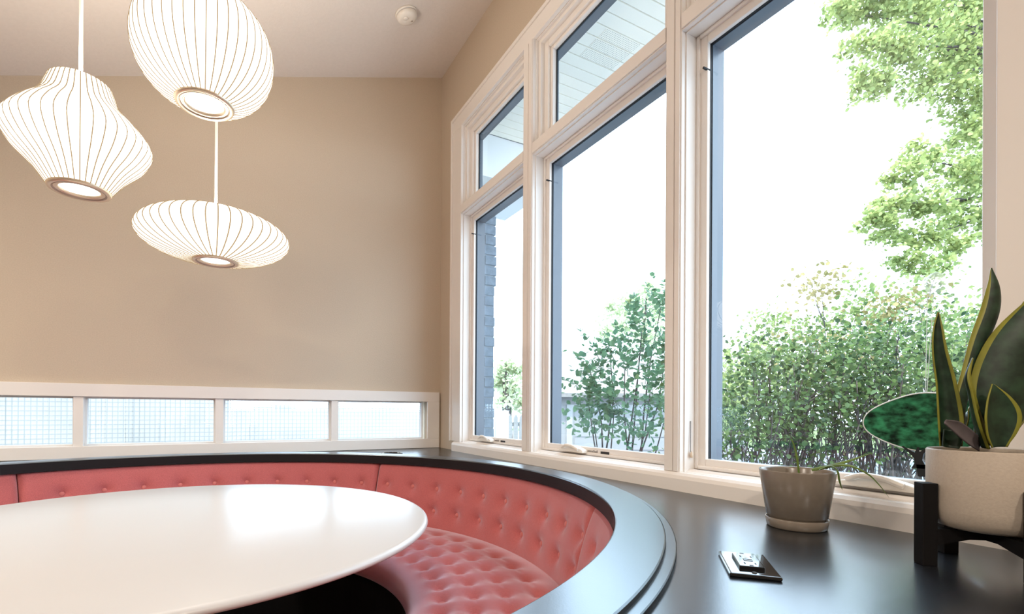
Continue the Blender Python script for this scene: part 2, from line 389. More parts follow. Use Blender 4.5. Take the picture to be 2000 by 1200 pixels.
# ------------------------------------------------------------------ round booth with buttoned cushions
booth = thing('curved_booth', 'curved coral button-tufted booth bench wrapping around the white round table', 'bench', (BC[0], BC[1], 0))
me_b = bpy.data.meshes.new('button')
bv, bf = lathe([(0.0, .0050), (.0045, .0047), (.0082, .0032), (.0102, .0), (.0095, -.003), (.006, -.006)], (0, 0, 0), 14)
me_b.from_pydata(bv, [], bf); me_b.materials.append(M['button']); me_b.polygons.foreach_set('use_smooth', [True]*len(me_b.polygons))
BR = [(.654,), (.557,)]
BTH0, BST = -.05, 6.94
def back_r(z): 
    s = (z-.44)/(.775-.44); return 1.128+.072*s
def back_panel(a0, a1):
    cols = [BTH0+BST*k for k in range(-20, 40)]
    cols = [c for c in cols if a0+1.5 < c < a1-1.5]
    na, nz = max(20, int((a1-a0)/.42)), 56
    th = np.linspace(a0, a1, na+1); s = np.linspace(0, 1, nz+1)
    TH, S = np.meshgrid(th, s, indexing='ij'); Z = .440+(.752-.440)*S
    r = back_r(Z)-.022*np.sin(np.pi*np.clip(S, 0, 1))**.5
    edge = np.minimum(TH-a0, a1-TH)*R(1)*1.17
    r += .020*np.exp(-(edge/.008))
    dmp = np.zeros_like(r)
    for c in cols:
        dx = (TH-c)*R(1)*1.17
        for zb in (.654, .557):
            d = np.sqrt(dx**2+(Z-zb)**2); dmp = np.maximum(dmp, .027*np.exp(-(d/.025)**1.25))
        crease = .0055*np.exp(-(np.abs(dx)/.010))*np.clip(1-np.abs(Z-.605)/.16, 0, 1)
        dmp = np.maximum(dmp, crease+0*dmp)
    r = r+dmp
    X = BC[0]+r*np.cos(np.radians(TH)); Y = BC[1]+r*np.sin(np.radians(TH))
    V = list(zip(X.ravel(), Y.ravel(), Z.ravel())); m = nz+1
    k0 = len(V)
    Fc = [(i*m+j, i*m+j+1, (i+1)*m+j+1, (i+1)*m+j) for i in range(na) for j in range(nz)]
    # flat back so that the cushion is solid
    for i in range(na+1):
        a = R(th[i]); 
        for z in (.440, .752): V.append((BC[0]+1.224*math.cos(a), BC[1]+1.224*math.sin(a), z if z < .5 else .748))
    for i in range(na):
        b = k0+2*i; Fc += [(b, b+1, b+3, b+2), (i*m, (i+1)*m, b+2, b), (i*m+nz, b+1, b+3, (i+1)*m+nz)]
    o = obj('back_cushion', V, Fc, M['coral'], booth, smooth=True)
    for c in cols:
        for zb in (.654, .557):
            rr = back_r(zb)-.022*math.sin(math.pi*(zb-.44)/.312)**.5+.027-.0055
            p = (BC[0]+rr*math.cos(R(c)), BC[1]+rr*math.sin(R(c)), zb)
            part_at('button', me_b, o, p, Vector((-math.cos(R(c)), -math.sin(R(c)), .12)).to_track_quat('Z', 'Y').to_euler())
    return o
for a, b in ((-77.5, -23.0), (-23.0, 44.55), (44.55, 117.5), (117.5, 204)): back_panel(a+.06, b-.06)
def seat_cushion(a0, a1):
    cols = [c for c in [.4+7.05*k-.5 for k in range(-20, 40)] if a0+2 < c < a1-2]
    rows = (.77, .859, .947, 1.040)
    na = int((a1-a0)/.5); th = np.linspace(a0, a1, na+1)
    # section: from the back, over the top, rolled front, down
    rs = list(np.linspace(1.15, .715, 74)); sec = [(r, .478) for r in rs]
    for k in range(1, 11):
        a = math.pi/2*k/10; sec.append((.715-.043*math.sin(a), .478-.043*(1-math.cos(a))))
    sec += [(.672, .42), (.675, .405), (.70, .398)]
    sr = np.array([q[0] for q in sec]); sz = np.array([q[1] for q in sec]); m = len(sec)
    TH, RR = np.meshgrid(th, sr, indexing='ij'); Z = np.tile(sz, (na+1, 1)).copy()
    topw = np.clip((RR-.69)/.05, 0, 1)*np.where(Z > .46, 1, 0)
    Z += topw*.026*np.clip(np.sin(np.pi*np.clip((RR-.69)/.46, 0, 1)), 0, 1)**.5
    dmp = np.zeros_like(Z); cre = np.zeros_like(Z)
    for c in cols:
        dx = (TH-c)*R(1)*RR
        for rb in rows:
            d = np.sqrt(dx**2+(RR-rb)**2); dmp = np.maximum(dmp, .028*np.exp(-(d/.026)**1.25))
        dmp = np.maximum(dmp, .008*np.exp(-np.abs(dx)/.011)*np.clip((RR-.74)/.03, 0, 1)*np.clip((1.07-RR)/.03, 0, 1))
    for rb in rows: dmp = np.maximum(dmp, .006*np.exp(-np.abs(RR-rb)/.011))
    Z -= dmp*np.clip((RR-.70)/.04, 0, 1)
    X = BC[0]+RR*np.cos(np.radians(TH)); Y = BC[1]+RR*np.sin(np.radians(TH))
    V = list(zip(X.ravel(), Y.ravel(), Z.ravel()))
    Fc = [(i*m+j, (i+1)*m+j, (i+1)*m+j+1, i*m+j+1) for i in range(na) for j in range(m-1)]
    k0 = len(V)
    for i in range(na+1):
        a = R(th[i]); V.append((BC[0]+1.15*math.cos(a), BC[1]+1.15*math.sin(a), .398))
    for i in range(na): Fc += [(k0+i, k0+i+1, (i+1)*m, i*m), (k0+i, i*m+m-1, (i+1)*m+m-1, k0+i+1)]
    Fc += [tuple([k0]+list(range(m))), tuple([k0+na]+[na*m+q for q in reversed(range(m))])]
    o = obj('seat_cushion', V, Fc, M['coral'], booth, smooth=True)
    for c in cols:
        for rb in rows:
            zz = .478+.026*math.sin(math.pi*(rb-.69)/.46)**.5-.028+.0055
            part_at('button', me_b, o, (BC[0]+rb*math.cos(R(c)), BC[1]+rb*math.sin(R(c)), zz))
    return o
seat_cushion(-77, 203)
obj('plinth', *lathe_closed([(.705, 0), (.74, 0), (.74, .398), (.705, .398)], (*BC, 0), 120, -77, 203), M['blackp'], booth)
obj('seat_board', *lathe_closed([(.705, .372), (1.2, .372), (1.2, .397), (.705, .397)], (*BC, 0), 120, -77, 203), M['blackp'], booth)

# ------------------------------------------------------------------ table
TC, TR, TZ = (-1.337, -1.466), .6385, .735
tb = thing('pedestal_table', 'round white pedestal table with a thin rounded edge, standing inside the booth', 'table', (*TC, 0))
obj('table_top', *lathe([(.0, 0), (.3, 0), (TR-.012, 0), (TR-.006, -.001), (TR-.001, -.005), (TR, -.010), (TR-.004, -.015), (TR-.03, -.022), (TR-.10, -.026), (.1, -.026), (0, -.026)], (*TC, TZ), 160), M['table'], tb, smooth=True)
prof = interp([.0, .018, .05, .14, .35, .55, .66, .70, .709], [.27, .265, .20, .075, .036, .045, .08, .13, .16], 5)
obj('pedestal', *lathe([(0, .0)]+[(r, z) for z, r in prof]+[(0, .709)], (*TC, 0), 64), M['tedge'], tb, smooth=True)

# ------------------------------------------------------------------ pendant lamps
def pendant(name, label, c, prof, rr, nr, rib_r, zring):
    "prof: (radius, height) from bottom to top in world height"
    top = ceil_z(c[0]); L = thing(name, label, 'lamp', (c[0], c[1], top), group='bubble pendant lamps over the table')
    sh = obj('lamp_shade', *lathe(prof, (c[0], c[1], 0), 72), M['shade'], L, smooth=True)
    # thin wire ribs, one mesh shared by all
    me = bpy.data.meshes.new('rib'); P = [(r+.0002, 0, z) for r, z in prof[::2]]
    v, f = tube(P, rib_r, 5); me.from_pydata([tuple(q) for q in v], [], f); me.materials.append(M['rib'])
    for k in range(nr):
        o = bpy.data.objects.new('rib', me); COL.objects.link(o); o.parent = sh
        o.location = Vector((c[0], c[1], 0))-wl(sh); o.rotation_euler = (0, 0, 2*math.pi*(k+.3)/nr)
    z = zring
    rg = obj('bottom_ring', *lathe([(rr-.024, z+.006), (rr-.024, z-.003), (rr-.019, z-.005), (rr-.015, z-.003), (rr-.012, z-.006), (rr-.002, z-.006), (rr, z-.002), (rr+.001, z+.008)], (c[0], c[1], 0), 64), M['ring'], L, smooth=True)
    obj('ring_groove', *lathe([(rr-.0145, z-.0035), (rr-.0125, z-.0062), (rr-.0105, z-.0066), (rr-.010, z-.005)], (c[0], c[1], 0), 64), M['ringin'], rg, smooth=True)
    obj('diffuser', *lathe([(0, z+.002), (rr-.024, z+.002)], (c[0], c[1], 0), 48), M['diff'], L)
    zt = prof[-1][1]
    obj('top_cap', *lathe([(0, zt+.004), (prof[-1][0]-.004, zt+.004), (prof[-1][0], zt), (prof[-1][0]-.004, zt-.006)], (c[0], c[1], 0), 48), M['plastic'], L, smooth=True)
    for nm, dz, up_, e in (('bulb', zt+.012, True, LAMPUP), ('bulb', z-.009, False, LAMPDN)):
        ld = bpy.data.lights.new('bulb', 'AREA'); ld.shape = 'DISK'; ld.size = rr*1.3; ld.energy = e; ld.color = (1, .87, .72); ld.spread = R(170)
        lo = bpy.data.objects.new('bulb', ld); COL.objects.link(lo); lo.parent = L; lo.location = (0, 0, dz-top)
        if up_: lo.rotation_euler = (math.pi, 0, 0)
    obj('cord', *tube([(c[0], c[1], zt), (c[0], c[1], top)], .0042, 10), M['cord'], L)
    obj('canopy', *lathe([(.005, -.05), (.03, -.045), (.05, -.03), (.058, .02)], (c[0], c[1], top), 32), M['plastic'], L, smooth=True)
    return L
# tall double-necked shade on the left
zb, H = 1.592, .310
xs = [0, 1/7, 2/7, 3/7, 4/7, 5/7, .84, .90, .925]; ys = [.068, .100, .1405, .159, .132, .090, .0735, .066, .050]
pr = [(r, zb+H*t) for t, r in interp(xs, ys, 6)]
pendant('pendant_lamp', 'lit white ribbed pendant shade with necks above and below its belly, nearest the left edge', (-1.551, -1.235), pr, .0685, 40, .0013, zb)
def spheroid(c, a, b, rb, rt, p=2.0, n=44):
    "superellipse section cut flat at the ring and the cap"
    tb_ = math.asin(min(1, (1-(rb/a)**p)**(1/p))); out = []
    z0 = -(1-(rb/a)**p)**(1/p); z1 = (1-(rt/a)**p)**(1/p)
    a0, a1 = math.asin(z0), math.asin(z1)
    for i in range(n+1):
        t = a0+(a1-a0)*i/n; s = math.sin(t); out.append((a*max(0, 1-abs(s)**p)**(1/p), c+b*s))
    return out
pr = spheroid(1.920, .160, .142, .068, .05, 2.1)
pendant('pendant_lamp', 'lit white ribbed pendant shade shaped like a ball, the highest of the three lamps', (-1.257, -1.446), pr, .068, 44, .0013, pr[0][1])
pr = spheroid(1.570, .222, .080, .067, .05, 1.9)
pendant('pendant_lamp', 'lit white ribbed pendant shade shaped like a flat saucer, lowest of the three lamps', (-1.237, -1.066), pr, .067, 44, .0019, pr[0][1])

# added ceiling fill lights, out of view behind the camera and at the left
for x, y in ((-.9, -4.3), (-2.2, -4.3), (-3.3, -2.6), (-3.3, -1.0)):
    z = ceil_z(x)
    dl = thing('fill_downlight', 'added round white fill downlight in the sloping ceiling at the back of the room', 'light', (x, y, z), 'added fill downlights'); dl.rotation_euler = (0, -math.atan(.317) if x > -2.6 else 0, 0)
    o0 = wl(dl)
    obj('trim_ring', *[[tuple(Vector(v)+o0) for v in lathe([(.075, .01), (.075, -.004), (.095, -.006), (.10, 0)], (0, 0, 0), 32)[0]], lathe([(.075, .01), (.075, -.004), (.095, -.006), (.10, 0)], (0, 0, 0), 32)[1]], M['plastic'], dl, smooth=True)
    ld = bpy.data.lights.new('downlight', 'AREA'); ld.shape = 'DISK'; ld.size = .14; ld.energy = DOWN; ld.color = (1, .87, .73)
    lo = bpy.data.objects.new('bulb', ld); COL.objects.link(lo); lo.parent = dl; lo.location = (0, 0, -.008)

# ------------------------------------------------------------------ smoke detector on the sloped ceiling
sdm = thing('smoke_detector', 'small round white smoke detector on the sloping ceiling', 'smoke detector', (-.421, -.537, 2.9945))
sdm.rotation_euler = (0, -math.atan(.317), 0)
def loc_part(name, V, Fc, m, parent, smooth=False):
    o0 = wl(parent); return obj(name, [(v[0]+o0[0], v[1]+o0[1], v[2]+o0[2]) for v in V], Fc, m, parent, smooth)
loc_part('mounting_ring', *lathe([(.0, 0), (.055, 0), (.056, -.006), (.052, -.009), (.0, -.009)], (0, 0, 0), 40), M['plastic'], sdm, True)
loc_part('vent_gap', *lathe([(.046, -.008), (.046, -.016)], (0, 0, 0), 40), M['dark'], sdm, True)
loc_part('detector_cover', *lathe([(.051, -.012), (.052, -.020), (.046, -.030), (.034, -.035), (.0, -.036), ], (0, 0, 0), 40), M['plastic'], sdm, True)
loc_part('test_button', *lathe([(.012, -.035), (.012, -.038), (.010, -.0395), (.0, -.0395)], (-.016, -.012, 0), 20), M['plastic'], sdm, True)
loc_part('indicator_lens', *lathe([(.005, -.034), (.005, -.0365), (.0, -.037)], (.022, .004, 0), 14), M['ringin'], sdm, True)

# ------------------------------------------------------------------ power outlets let into the counter
def outlet(loc, ang, label, wd=.066, hl=.118):
    t = thing('outlet_plate', label, 'outlet', loc); t.rotation_euler = (0, 0, ang)
    bevel(loc_part('cover_plate', *box(-wd/2, wd/2, -hl/2, hl/2, 0, .006), M['outlet'], t), .003, 3)
    bevel(loc_part('receptacle', *box(-.0165, .0165, -.0335, .0335, .005, .0105), M['outlet'], t), .0012)
    for s in (-1, 1):
        for (x0, x1, y0, y1) in ((-.008, -.0062, .009*s+.009*s-.004, .018*s+.004), (.0062, .008, .018*s-.003, .018*s+.003), (-.0025, .0025, .018*s-.0125, .018*s-.0085)):
            loc_part('slot', *box(x0, x1, min(y0, y1), max(y0, y1), .0100, .01075), M['dark'], t)
    for y in (-.0485, .0485): loc_part('screw', *lathe([(0, .0072), (.003, .0070), (.0034, .006)], (0, y, 0), 14), M['dark'], t, True)
    for y in (-.0035, .0035): bevel(loc_part('reset_button', *box(-.006, .006, y-.0024, y+.0024, .010, .0112), M['outlet'], t), .0006)
    return t
outlet((-.5145, -2.420, CNT), R(-46), 'glossy black power outlet plate flush on the counter in front of the small taupe pot')
outlet((-.424, -.338, CNT), R(80), 'black power outlet plate on the far corner of the counter below the low window')

# ------------------------------------------------------------------ plants on the counter
def ribbon(pts, widths, side, cup=.0, ncol=8, edge=1, n=10, twist=0):
    """leaf blade along pts; side = unit vector across the leaf; columns curl by cup"""
    C_ = curve(pts, n); W_ = [q[1] for q in interp(list(range(len(widths))), widths, n)]
    V, Fc, fm = [], [], []
    for i, p in enumerate(C_):
        d = (C_[min(i+1, len(C_)-1)]-C_[max(i-1, 0)]).normalized()
        s = Vector(side) if not callable(side) else side(i/(len(C_)-1))
        s = (s-d*s.dot(d)).normalized(); nn = s.cross(d)
        for j in range(ncol+1):
            u = j/ncol*2-1; V.append(p+s*(u*W_[i])+nn*(cup*W_[i]*(u*u-.5)))
    m = ncol+1
    for i in range(len(C_)-1):
        for j in range(ncol):
            Fc.append((i*m+j, i*m+j+1, (i+1)*m+j+1, (i+1)*m+j)); fm.append(1 if (j < edge or j >= ncol-edge) else 0)
    return V, Fc, fm
SP = Vector((-.190, -2.585, .795))
sp_ = thing('potted_snake_plant', 'snake plant with yellow-edged dark leaves in a sand-coloured round pot on the black stand', 'plant', (SP.x, SP.y, .838))
PR = .0705
obj('pot', *lathe([(0, .838), (.050, .838), (.060, .842), (.067, .852), (PR, .868), (PR, .955), (PR-.0015, .957), (PR-.004, .956), (PR-.005, .95), (PR-.005, .90)], (SP.x, SP.y, 0), 72), M['pot'], sp_, smooth=True)
obj('soil', *lathe([(0, .940), (.03, .941), (PR-.0045, .936)], (SP.x, SP.y, 0), 32), M['soil'], sp_)
def sleaf(pts, widths, side=None, cup=.5, edge=1, ncol=10, m=None, nm='leaf', th=.0016):
    V, Fc, fm = ribbon(pts, widths, side if side is not None else RT, cup, ncol, edge)
    o = obj(nm, V, Fc, None, sp_, smooth=True, mats=m or [M['sgreen'], M['syel']], fm=fm)
    s = o.modifiers.new('thick', 'SOLIDIFY'); s.thickness = th; s.offset = 0
    return o
RTv = RT.copy()
def A(px, py, d=.75): return at(px, py, d)
# left upright leaf
sleaf([A(1854, 872, .742), A(1853, 820, .742), A(1845, 750, .745), A(1834, 690, .748), A(1831, 645, .75), A(1833, 610, .752)],
      [.0135, .0155, .0125, .0095, .0062, .0008], (RTv*.95-FW*.3), .7)
# tall leaf leaning right, curled, seen from its pale side
sleaf([A(1872, 850, .76), A(1878, 790, .76), A(1895, 730, .762), A(1916, 668, .765), A(1938, 610, .768), A(1943, 565, .77), A(1936, 524, .772)],
      [.013, .014, .015, .019, .020, .014, .0008], (RTv*.9+FW*.4), -.7)
# broad leaf going out of frame on the right
sleaf([A(1948, 872, .735), A(1952, 830, .735), A(1968, 770, .735), A(1988, 710, .735), A(2010, 650, .735), A(2040, 560, .74)],
      [.014, .028, .044, .046, .036, .002], (RTv*.97-FW*.2+UP*.12), -.35, ncol=14)
# narrow leaf behind it
sleaf([A(1905, 868, .765), A(1918, 800, .766), A(1940, 720, .768), A(1972, 650, .77), A(2000, 590, .775)],
      [.012, .016, .017, .014, .001], (RTv*.9+FW*.4), .5)
# curled edge-on leaf
sleaf([A(1926, 872, .725), A(1908, 820, .722), A(1897, 770, .722), A(1890, 735, .724), A(1900, 700, .73)],
      [.012, .011, .008, .006, .001], (RTv*.8+FW*.6), .8)
# short rounded leaf in front
sleaf([A(1950, 874, .712), A(1952, 845, .709), A(1954, 812, .708), A(1948, 780, .710), A(1939, 750, .714)],
      [.010, .021, .025, .017, .001], (RTv-FW*.05), .35, ncol=12)
# small leaf tips behind
sleaf([A(1868, 862, .775), A(1885, 815, .78), A(1893, 800, .785), A(1904, 790, .79)], [.006, .006, .005, .001], RTv*.5+UP*.8, .3)
# dried leaf lying over the rim
sleaf([A(1915, 872, .73), A(1895, 856, .72), A(1870, 836, .715), A(1846, 824, .712)], [.008, .010, .009, .003], UP*.9+RTv*.35, .3, m=[M['dry'], M['dry']], nm='dried_leaf')
sleaf([A(1852, 874, .735), A(1854, 862, .735), A(1856, 840, .735)], [.012, .0135, .0135], RTv, .8, m=[M['sgreen'], M['sgreen']], nm='leaf_base')

# black wooden stand
ps = thing('plant_stand', 'small black wooden plant stand with four square legs under the sand-coloured pot', 'plant stand', (SP.x, SP.y, CNT))
PA = R(142)
for k in range(4):
    a = PA+k*math.pi/2; ca, sa = math.cos(a), math.sin(a)
    V, Fc = box(PR+.0015, PR+.0215, -.0105, .0105, CNT, .905)
    V = [(SP.x+x*ca-y*sa, SP.y+x*sa+y*ca, z) for x, y, z in V]
    bevel(obj('leg', V, Fc, M['stand'], ps), .001)
for k in range(2):
    a = PA+k*math.pi/2; ca, sa = math.cos(a), math.sin(a)
    pf = [(-PR-.0015, .812), (-.03, .822), (.03, .822), (PR+.0015, .812), (PR+.0015, .836-.001*k), (-PR-.0015, .836-.001*k)]
    V = [(SP.x+x*ca-y*sa, SP.y+x*sa+y*ca, z) for y in (-.009, .009) for x, z in pf]
    Fc = [(i, (i+1) % 6, 6+(i+1) % 6, 6+i) for i in range(6)]+[(5, 4, 3, 2, 1, 0), (6, 7, 8, 9, 10, 11)]
    obj('cross_bar', V, Fc, M['stand'], ps)

# small pot with saucer
P2 = (-.181, -2.300)
pp = thing('potted_plant', 'small tapered taupe pot on its own saucer with a few thin grassy blades', 'plant', (*P2, CNT))
obj('saucer', *lathe([(0, .0), (.050, .0), (.0525, .002), (.0555, .019), (.0545, .020), (.0525, .018), (.05, .004), (0, .004)], (*P2, CNT), 64), M['potg'], pp, smooth=True)
obj('pot', *lathe([(0, .008), (.045, .008), (.0505, .0205), (.0515, .0225), (.0535, .0235), (.0672, .114), (.0668, .116), (.0645, .1155), (.063, .112), (.0575, .07)], (*P2, CNT), 64), M['potg'], pp, smooth=True)
obj('soil', *lathe([(0, .085), (.02, .088), (.0595, .083)], (*P2, CNT), 28), M['soil'], pp)
def blade(pts, w, side):
    V, Fc, fm = ribbon(pts, w, side, .6, 4, 1)
    obj('leaf', V, Fc, M['blade'], pp, smooth=True)
blade([at(1560, 925, .99), at(1557, 900, .99), at(1551, 872, .995), at(1541, 848, 1.0)], [.0022, .0022, .0016, .0003], RT)
blade([at(1585, 918, .97), at(1610, 913, .955), at(1650, 903, .94), at(1704, 885, .925)], [.0030, .0034, .0028, .0004], UP*.8+FW*.5)
blade([at(1592, 918, .965), at(1622, 911, .945), at(1660, 910, .93), at(1695, 926, .92), at(1717, 947, .915), at(1736, 972, .91)], [.0024, .0026, .0024, .0022, .0019, .0004], UP*.8+FW*.5)
blade([at(1600, 918, .955), at(1622, 910, .94), at(1636, 920, .93), at(1640, 938, .93), at(1645, 957, .93)], [.0018, .0022, .003, .0034, .0008], RT*.8+FW*.5)

# ------------------------------------------------------------------ sun catcher hanging on the right-hand pane
M['cglass'] = None
def crownglass():
    m = bpy.data.materials.new('mottled_green_glass'); m.use_nodes = True; n, l = nodes(m); out = n['Material Output']; b = n['Principled BSDF']
    tc = n.new('ShaderNodeTexCoord'); mp = n.new('ShaderNodeMapping'); mp.inputs['Scale'].default_value = (1, 28, 46); l.new(tc.outputs['Object'], mp.inputs[0])
    t = n.new('ShaderNodeTexNoise'); t.inputs['Scale'].default_value = 1.6; t.inputs['Detail'].default_value = 5; l.new(mp.outputs[0], t.inputs[0])
    r = n.new('ShaderNodeValToRGB'); r.color_ramp.elements[0].position = .34; r.color_ramp.elements[0].color = (.008, .036, .023, 1)
    r.color_ramp.elements[1].position = .7; r.color_ramp.elements[1].color = (.12, .40, .22, 1); l.new(t.outputs['Fac'], r.inputs[0])
    l.new(r.outputs[0], b.inputs['Base Color']); b.inputs['Roughness'].default_value = .25
    tr = n.new('ShaderNodeBsdfTranslucent'); l.new(r.outputs[0], tr.inputs[0]); tp = n.new('ShaderNodeBsdfTransparent'); l.new(r.outputs[0], tp.inputs[0])
    m1 = n.new('ShaderNodeMixShader'); m1.inputs[0].default_value = .55; l.new(b.outputs[0], m1.inputs[1]); l.new(tr.outputs[0], m1.inputs[2])
    m2 = n.new('ShaderNodeMixShader'); m2.inputs[0].default_value = .25; l.new(m1.outputs[0], m2.inputs[1]); l.new(tp.outputs[0], m2.inputs[2])
    l.new(m2.outputs[0], out.inputs['Surface']); return m
M['cglass'] = crownglass()
SX = .036
sc = thing('sun_catcher', 'green glass bonsai-tree sun catcher hanging on strings in the right-hand window', 'ornament', (SX, -2.428, .905))
def plate(name, pts, m, x0=SX-.0015, x1=SX+.0015, parent=sc):
    k = len(pts); V = [(x, y, z) for x in (x0, x1) for y, z in pts]
    Fc = [tuple(range(k)), tuple(range(2*k-1, k-1, -1))]+[(i, k+i, k+(i+1) % k, (i+1) % k) for i in range(k)]
    return obj(name, V, Fc, m, parent)
cy, cz = -2.428, .988
cr = [(cy+.107*math.cos(a)*(1+.03*math.sin(3*a+1)), cz+.062*(math.sin(a) if math.sin(a) > 0 else .82*math.sin(a))*(1+.04*math.cos(4*a))) for a in [2*math.pi*i/56 for i in range(56)]]
cr = [(y, z) for y, z in cr]
cro = plate('tree_crown', cr, M['cglass'])
M['clear'] = glassmat('clear_glass_edge', (.9, .97, .96))
obj('clear_edge', *tube([(SX, y, z) for y, z in cr+cr[:1]], .0018, 6, cap=False), M['string'], cro, smooth=True)
tr = [(-.012, -.088), (-.006, -.078), (-.008, -.066), (-.019, -.054), (-.028, -.046), (-.026, -.0435), (-.014, -.052), (-.006, -.056), (-.002, -.045), (.001, -.045), (.001, -.055), (.013, -.045), (.016, -.047), (.008, -.058), (.006, -.07), (.010, -.079), (.018, -.088)]
plate('tree_trunk', [(cy+.012-y, cz+z) for y, z in tr], M['gasket'], SX-.002, SX+.002)
plate('tree_planter', [(cy-.04, cz-.080), (cy+.016, cz-.080), (cy+.013, cz-.104), (cy-.037, cz-.104)], M['gasket'], SX-.002, SX+.002)
obj('string', *tube([(SX, cy, cz+.062), (SX+.012, cy-.006, 1.250)], .0006, 5), M['string'], sc)
obj('string', *tube([(SX, cy+.002, cz+.062), (SX+.012, cy+.004, 1.250)], .0006, 5), M['string'], sc)
M['cup'] = mat('clear_plastic', (.80, .84, .88), .15, .6); M['cup'].node_tree.nodes['Principled BSDF'].inputs['Alpha'].default_value = .42
sv, sf = lathe([(0, -.002), (.003, -.006), (.006, -.007), (.009, -.004), (.017, .006), (.018, .008)], (0, 0, 0), 28)
obj('suction_cup', [(.056+z, cy-.002+x, 1.275+y*1.25) for x, y, z in sv], sf, M['cup'], sc, smooth=True)
obj('hook', *tube(curve([(.053, cy-.002, 1.272), (.046, cy-.002, 1.262), (.045, cy-.001, 1.252), (.050, cy, 1.249)], 6), .0016, 6), M['cup'], sc, smooth=True)

# pull cord beside the right-hand window
bc_ = thing('blind_cord', 'thin pull cord with a small wooden bead beside the right-hand window', 'cord', (.022, -1.880, .885))
obj('string', *tube(curve([(.022, -1.8765, .985), (.021, -1.8775, .94), (.019, -1.879, .90), (.020, -1.880, .888)], 6), .0011, 6), M['ink'], bc_)
obj('bead', *lathe([(0, -.010), (.004, -.009), (.0055, -.003), (.004, .005), (.0015, .010), (0, .010)], (.021, -1.881, .885), 16), M['bead'], bc_, smooth=True)

# ------------------------------------------------------------------ outside: house parts
sf_ = thing('soffit', None, None, (.4, -1.4, 2.70), kind='structure')
SZ = 2.70
yy = -3.6; k = 0
M['vent'] = mat('vented_soffit', (.80, .82, .82), .6, .3)
n, l = nodes(M['vent']); b = n['Principled BSDF']; tc = n.new('ShaderNodeTexCoord'); vo = n.new('ShaderNodeTexVoronoi'); vo.inputs['Scale'].default_value = 105; vo.inputs['Randomness'].default_value = 0
l.new(tc.outputs['Object'], vo.inputs['Vector']); cr_ = n.new('ShaderNodeValToRGB'); cr_.color_ramp.elements[0].position = .25; cr_.color_ramp.elements[0].color = (.42, .42, .39, 1)
cr_.color_ramp.elements[1].position = .33; cr_.color_ramp.elements[1].color = (.93, .90, .82, 1); l.new(vo.outputs['Distance'], cr_.inputs[0]); l.new(cr_.outputs[0], b.inputs['Base Color'])
M['soff'] = mat('white_soffit', (.93, .90, .82), .55, .3)
while yy < -.27:
    y1 = min(yy+.066, -.25)
    bevel(obj('soffit_board', *box(.118, .64, yy, y1-.005, SZ, SZ+.012), M['soff'], sf_), .002)
    if -1.29 < yy < -1.06: obj('vented_panel', *box(.27, .47, yy+.004, y1-.009, SZ-.0015, SZ), M['vent'], sf_)
    yy += .066
obj('soffit_backing', *box(.118, .64, -3.6, .4, SZ+.012, SZ+.03), M['siding'], sf_)
obj('fascia', *box(.64, .67, -3.6, .4, SZ-.03, SZ+.62), M['siding'], sf_)
obj('frieze', *box(.12, .135, -3.6, -.25, SZ-.05, SZ), M['clad'], sf_)
obj('roof_sheet', [(-5.3, -6.4, 2.58), (-5.3, .5, 2.58), (-2.6, .5, 2.58), (-2.6, -6.4, 2.58), (.67, -6.4, 3.62), (.67, .5, 3.62)], [(0, 1, 2, 3), (3, 2, 5, 4)], M['shing'], sf_)
obj('gable_beam', *box(.118, .64, -.25, .3, 2.44, SZ), M['siding'], sf_)
bw = thing('brick_wall', None, None, (.12, -.05, -.3), kind='structure')
obj('mortar_core', *box(.120, .357, -.049, .20, -.3, 2.44), M['mortar'], bw)
H_, z, row = .0667, -.3, 0
while z < 2.43:
    ex = .372 if z > 1.78 else .360
    ex += rnd.uniform(-.004, .004)
    xs_ = [.121, .23, ex] if row % 2 else [.121, .176, .286, ex]
    for a, b in zip(xs_[:-1], xs_[1:]):
        bevel(obj('brick', *box(a+.003, b-(.003 if b != ex else 0), -.053+rnd.uniform(-.0015, .0015), .19, z+.003, min(z+H_-.004, 2.438)), M['brick'], bw), .003, 1)
    z += H_; row += 1

# ground
g = obj('ground', *box(-14, 40, -25, 45, -.5, -.32), M['concrete']); g['kind'] = 'structure'
M['bounce_slab'] = mat('pale_bounce_slab', (.80, .81, .82), .9, .2, var=.05, vscale=3)
pt = obj('floor_bounce_slab', *box(.13, 1.7, -9, -.1, -.32, -.29), M['bounce_slab']); pt['kind'] = 'structure'  # added pale slab, out of view, bouncing light up onto the soffit
lw = obj('lawn', *box(17, 40, -25, 30, -.32, -.30), M['lawn']); lw['kind'] = 'structure'

# neighbour's garage
gA = at(1060, 865, 12.5); gdir = (at(1300, 865, 12.5)-at(1060, 865, 12.5)); gdir.z = 0; gdir.normalize(); gn_ = Vector((-gdir.y, gdir.x, 0))
if gn_.dot(FW) < 0: gn_ = -gn_
gr = thing('garage', 'pale neighbouring garage with a shingled roof beyond the feathery-leaved shrub', 'building', (gA.x, gA.y, -.3))
def gbox(u0, u1, v0, v1, z0, z1):
    V, Fc = box(u0, u1, v0, v1, z0, z1); return [tuple(Vector((gA.x, gA.y, 0))+gdir*x+gn_*y+Vector((0, 0, z))) for x, y, z in V], Fc
obj('wall', *gbox(.0, 5.2, .0, 4.2, -.3, 1.42), M['gwall'], gr)
rz0, rz1 = at(1100, 768, 12.2).z, at(1100, 686, 14.4).z
rv = [tuple(Vector((gA.x, gA.y, 0))+gdir*x+gn_*y+Vector((0, 0, q))) for x, y, q in ((-.15, -.3, rz0), (5.4, -.3, rz0), (5.4, 2.0, rz1), (-.15, 2.0, rz1), (-.15, 4.5, rz0), (5.4, 4.5, rz0), (-.15, -.3, rz0-.1), (5.4, -.3, rz0-.1), (-.15, 4.5, rz0-.1), (5.4, 4.5, rz0-.1))]
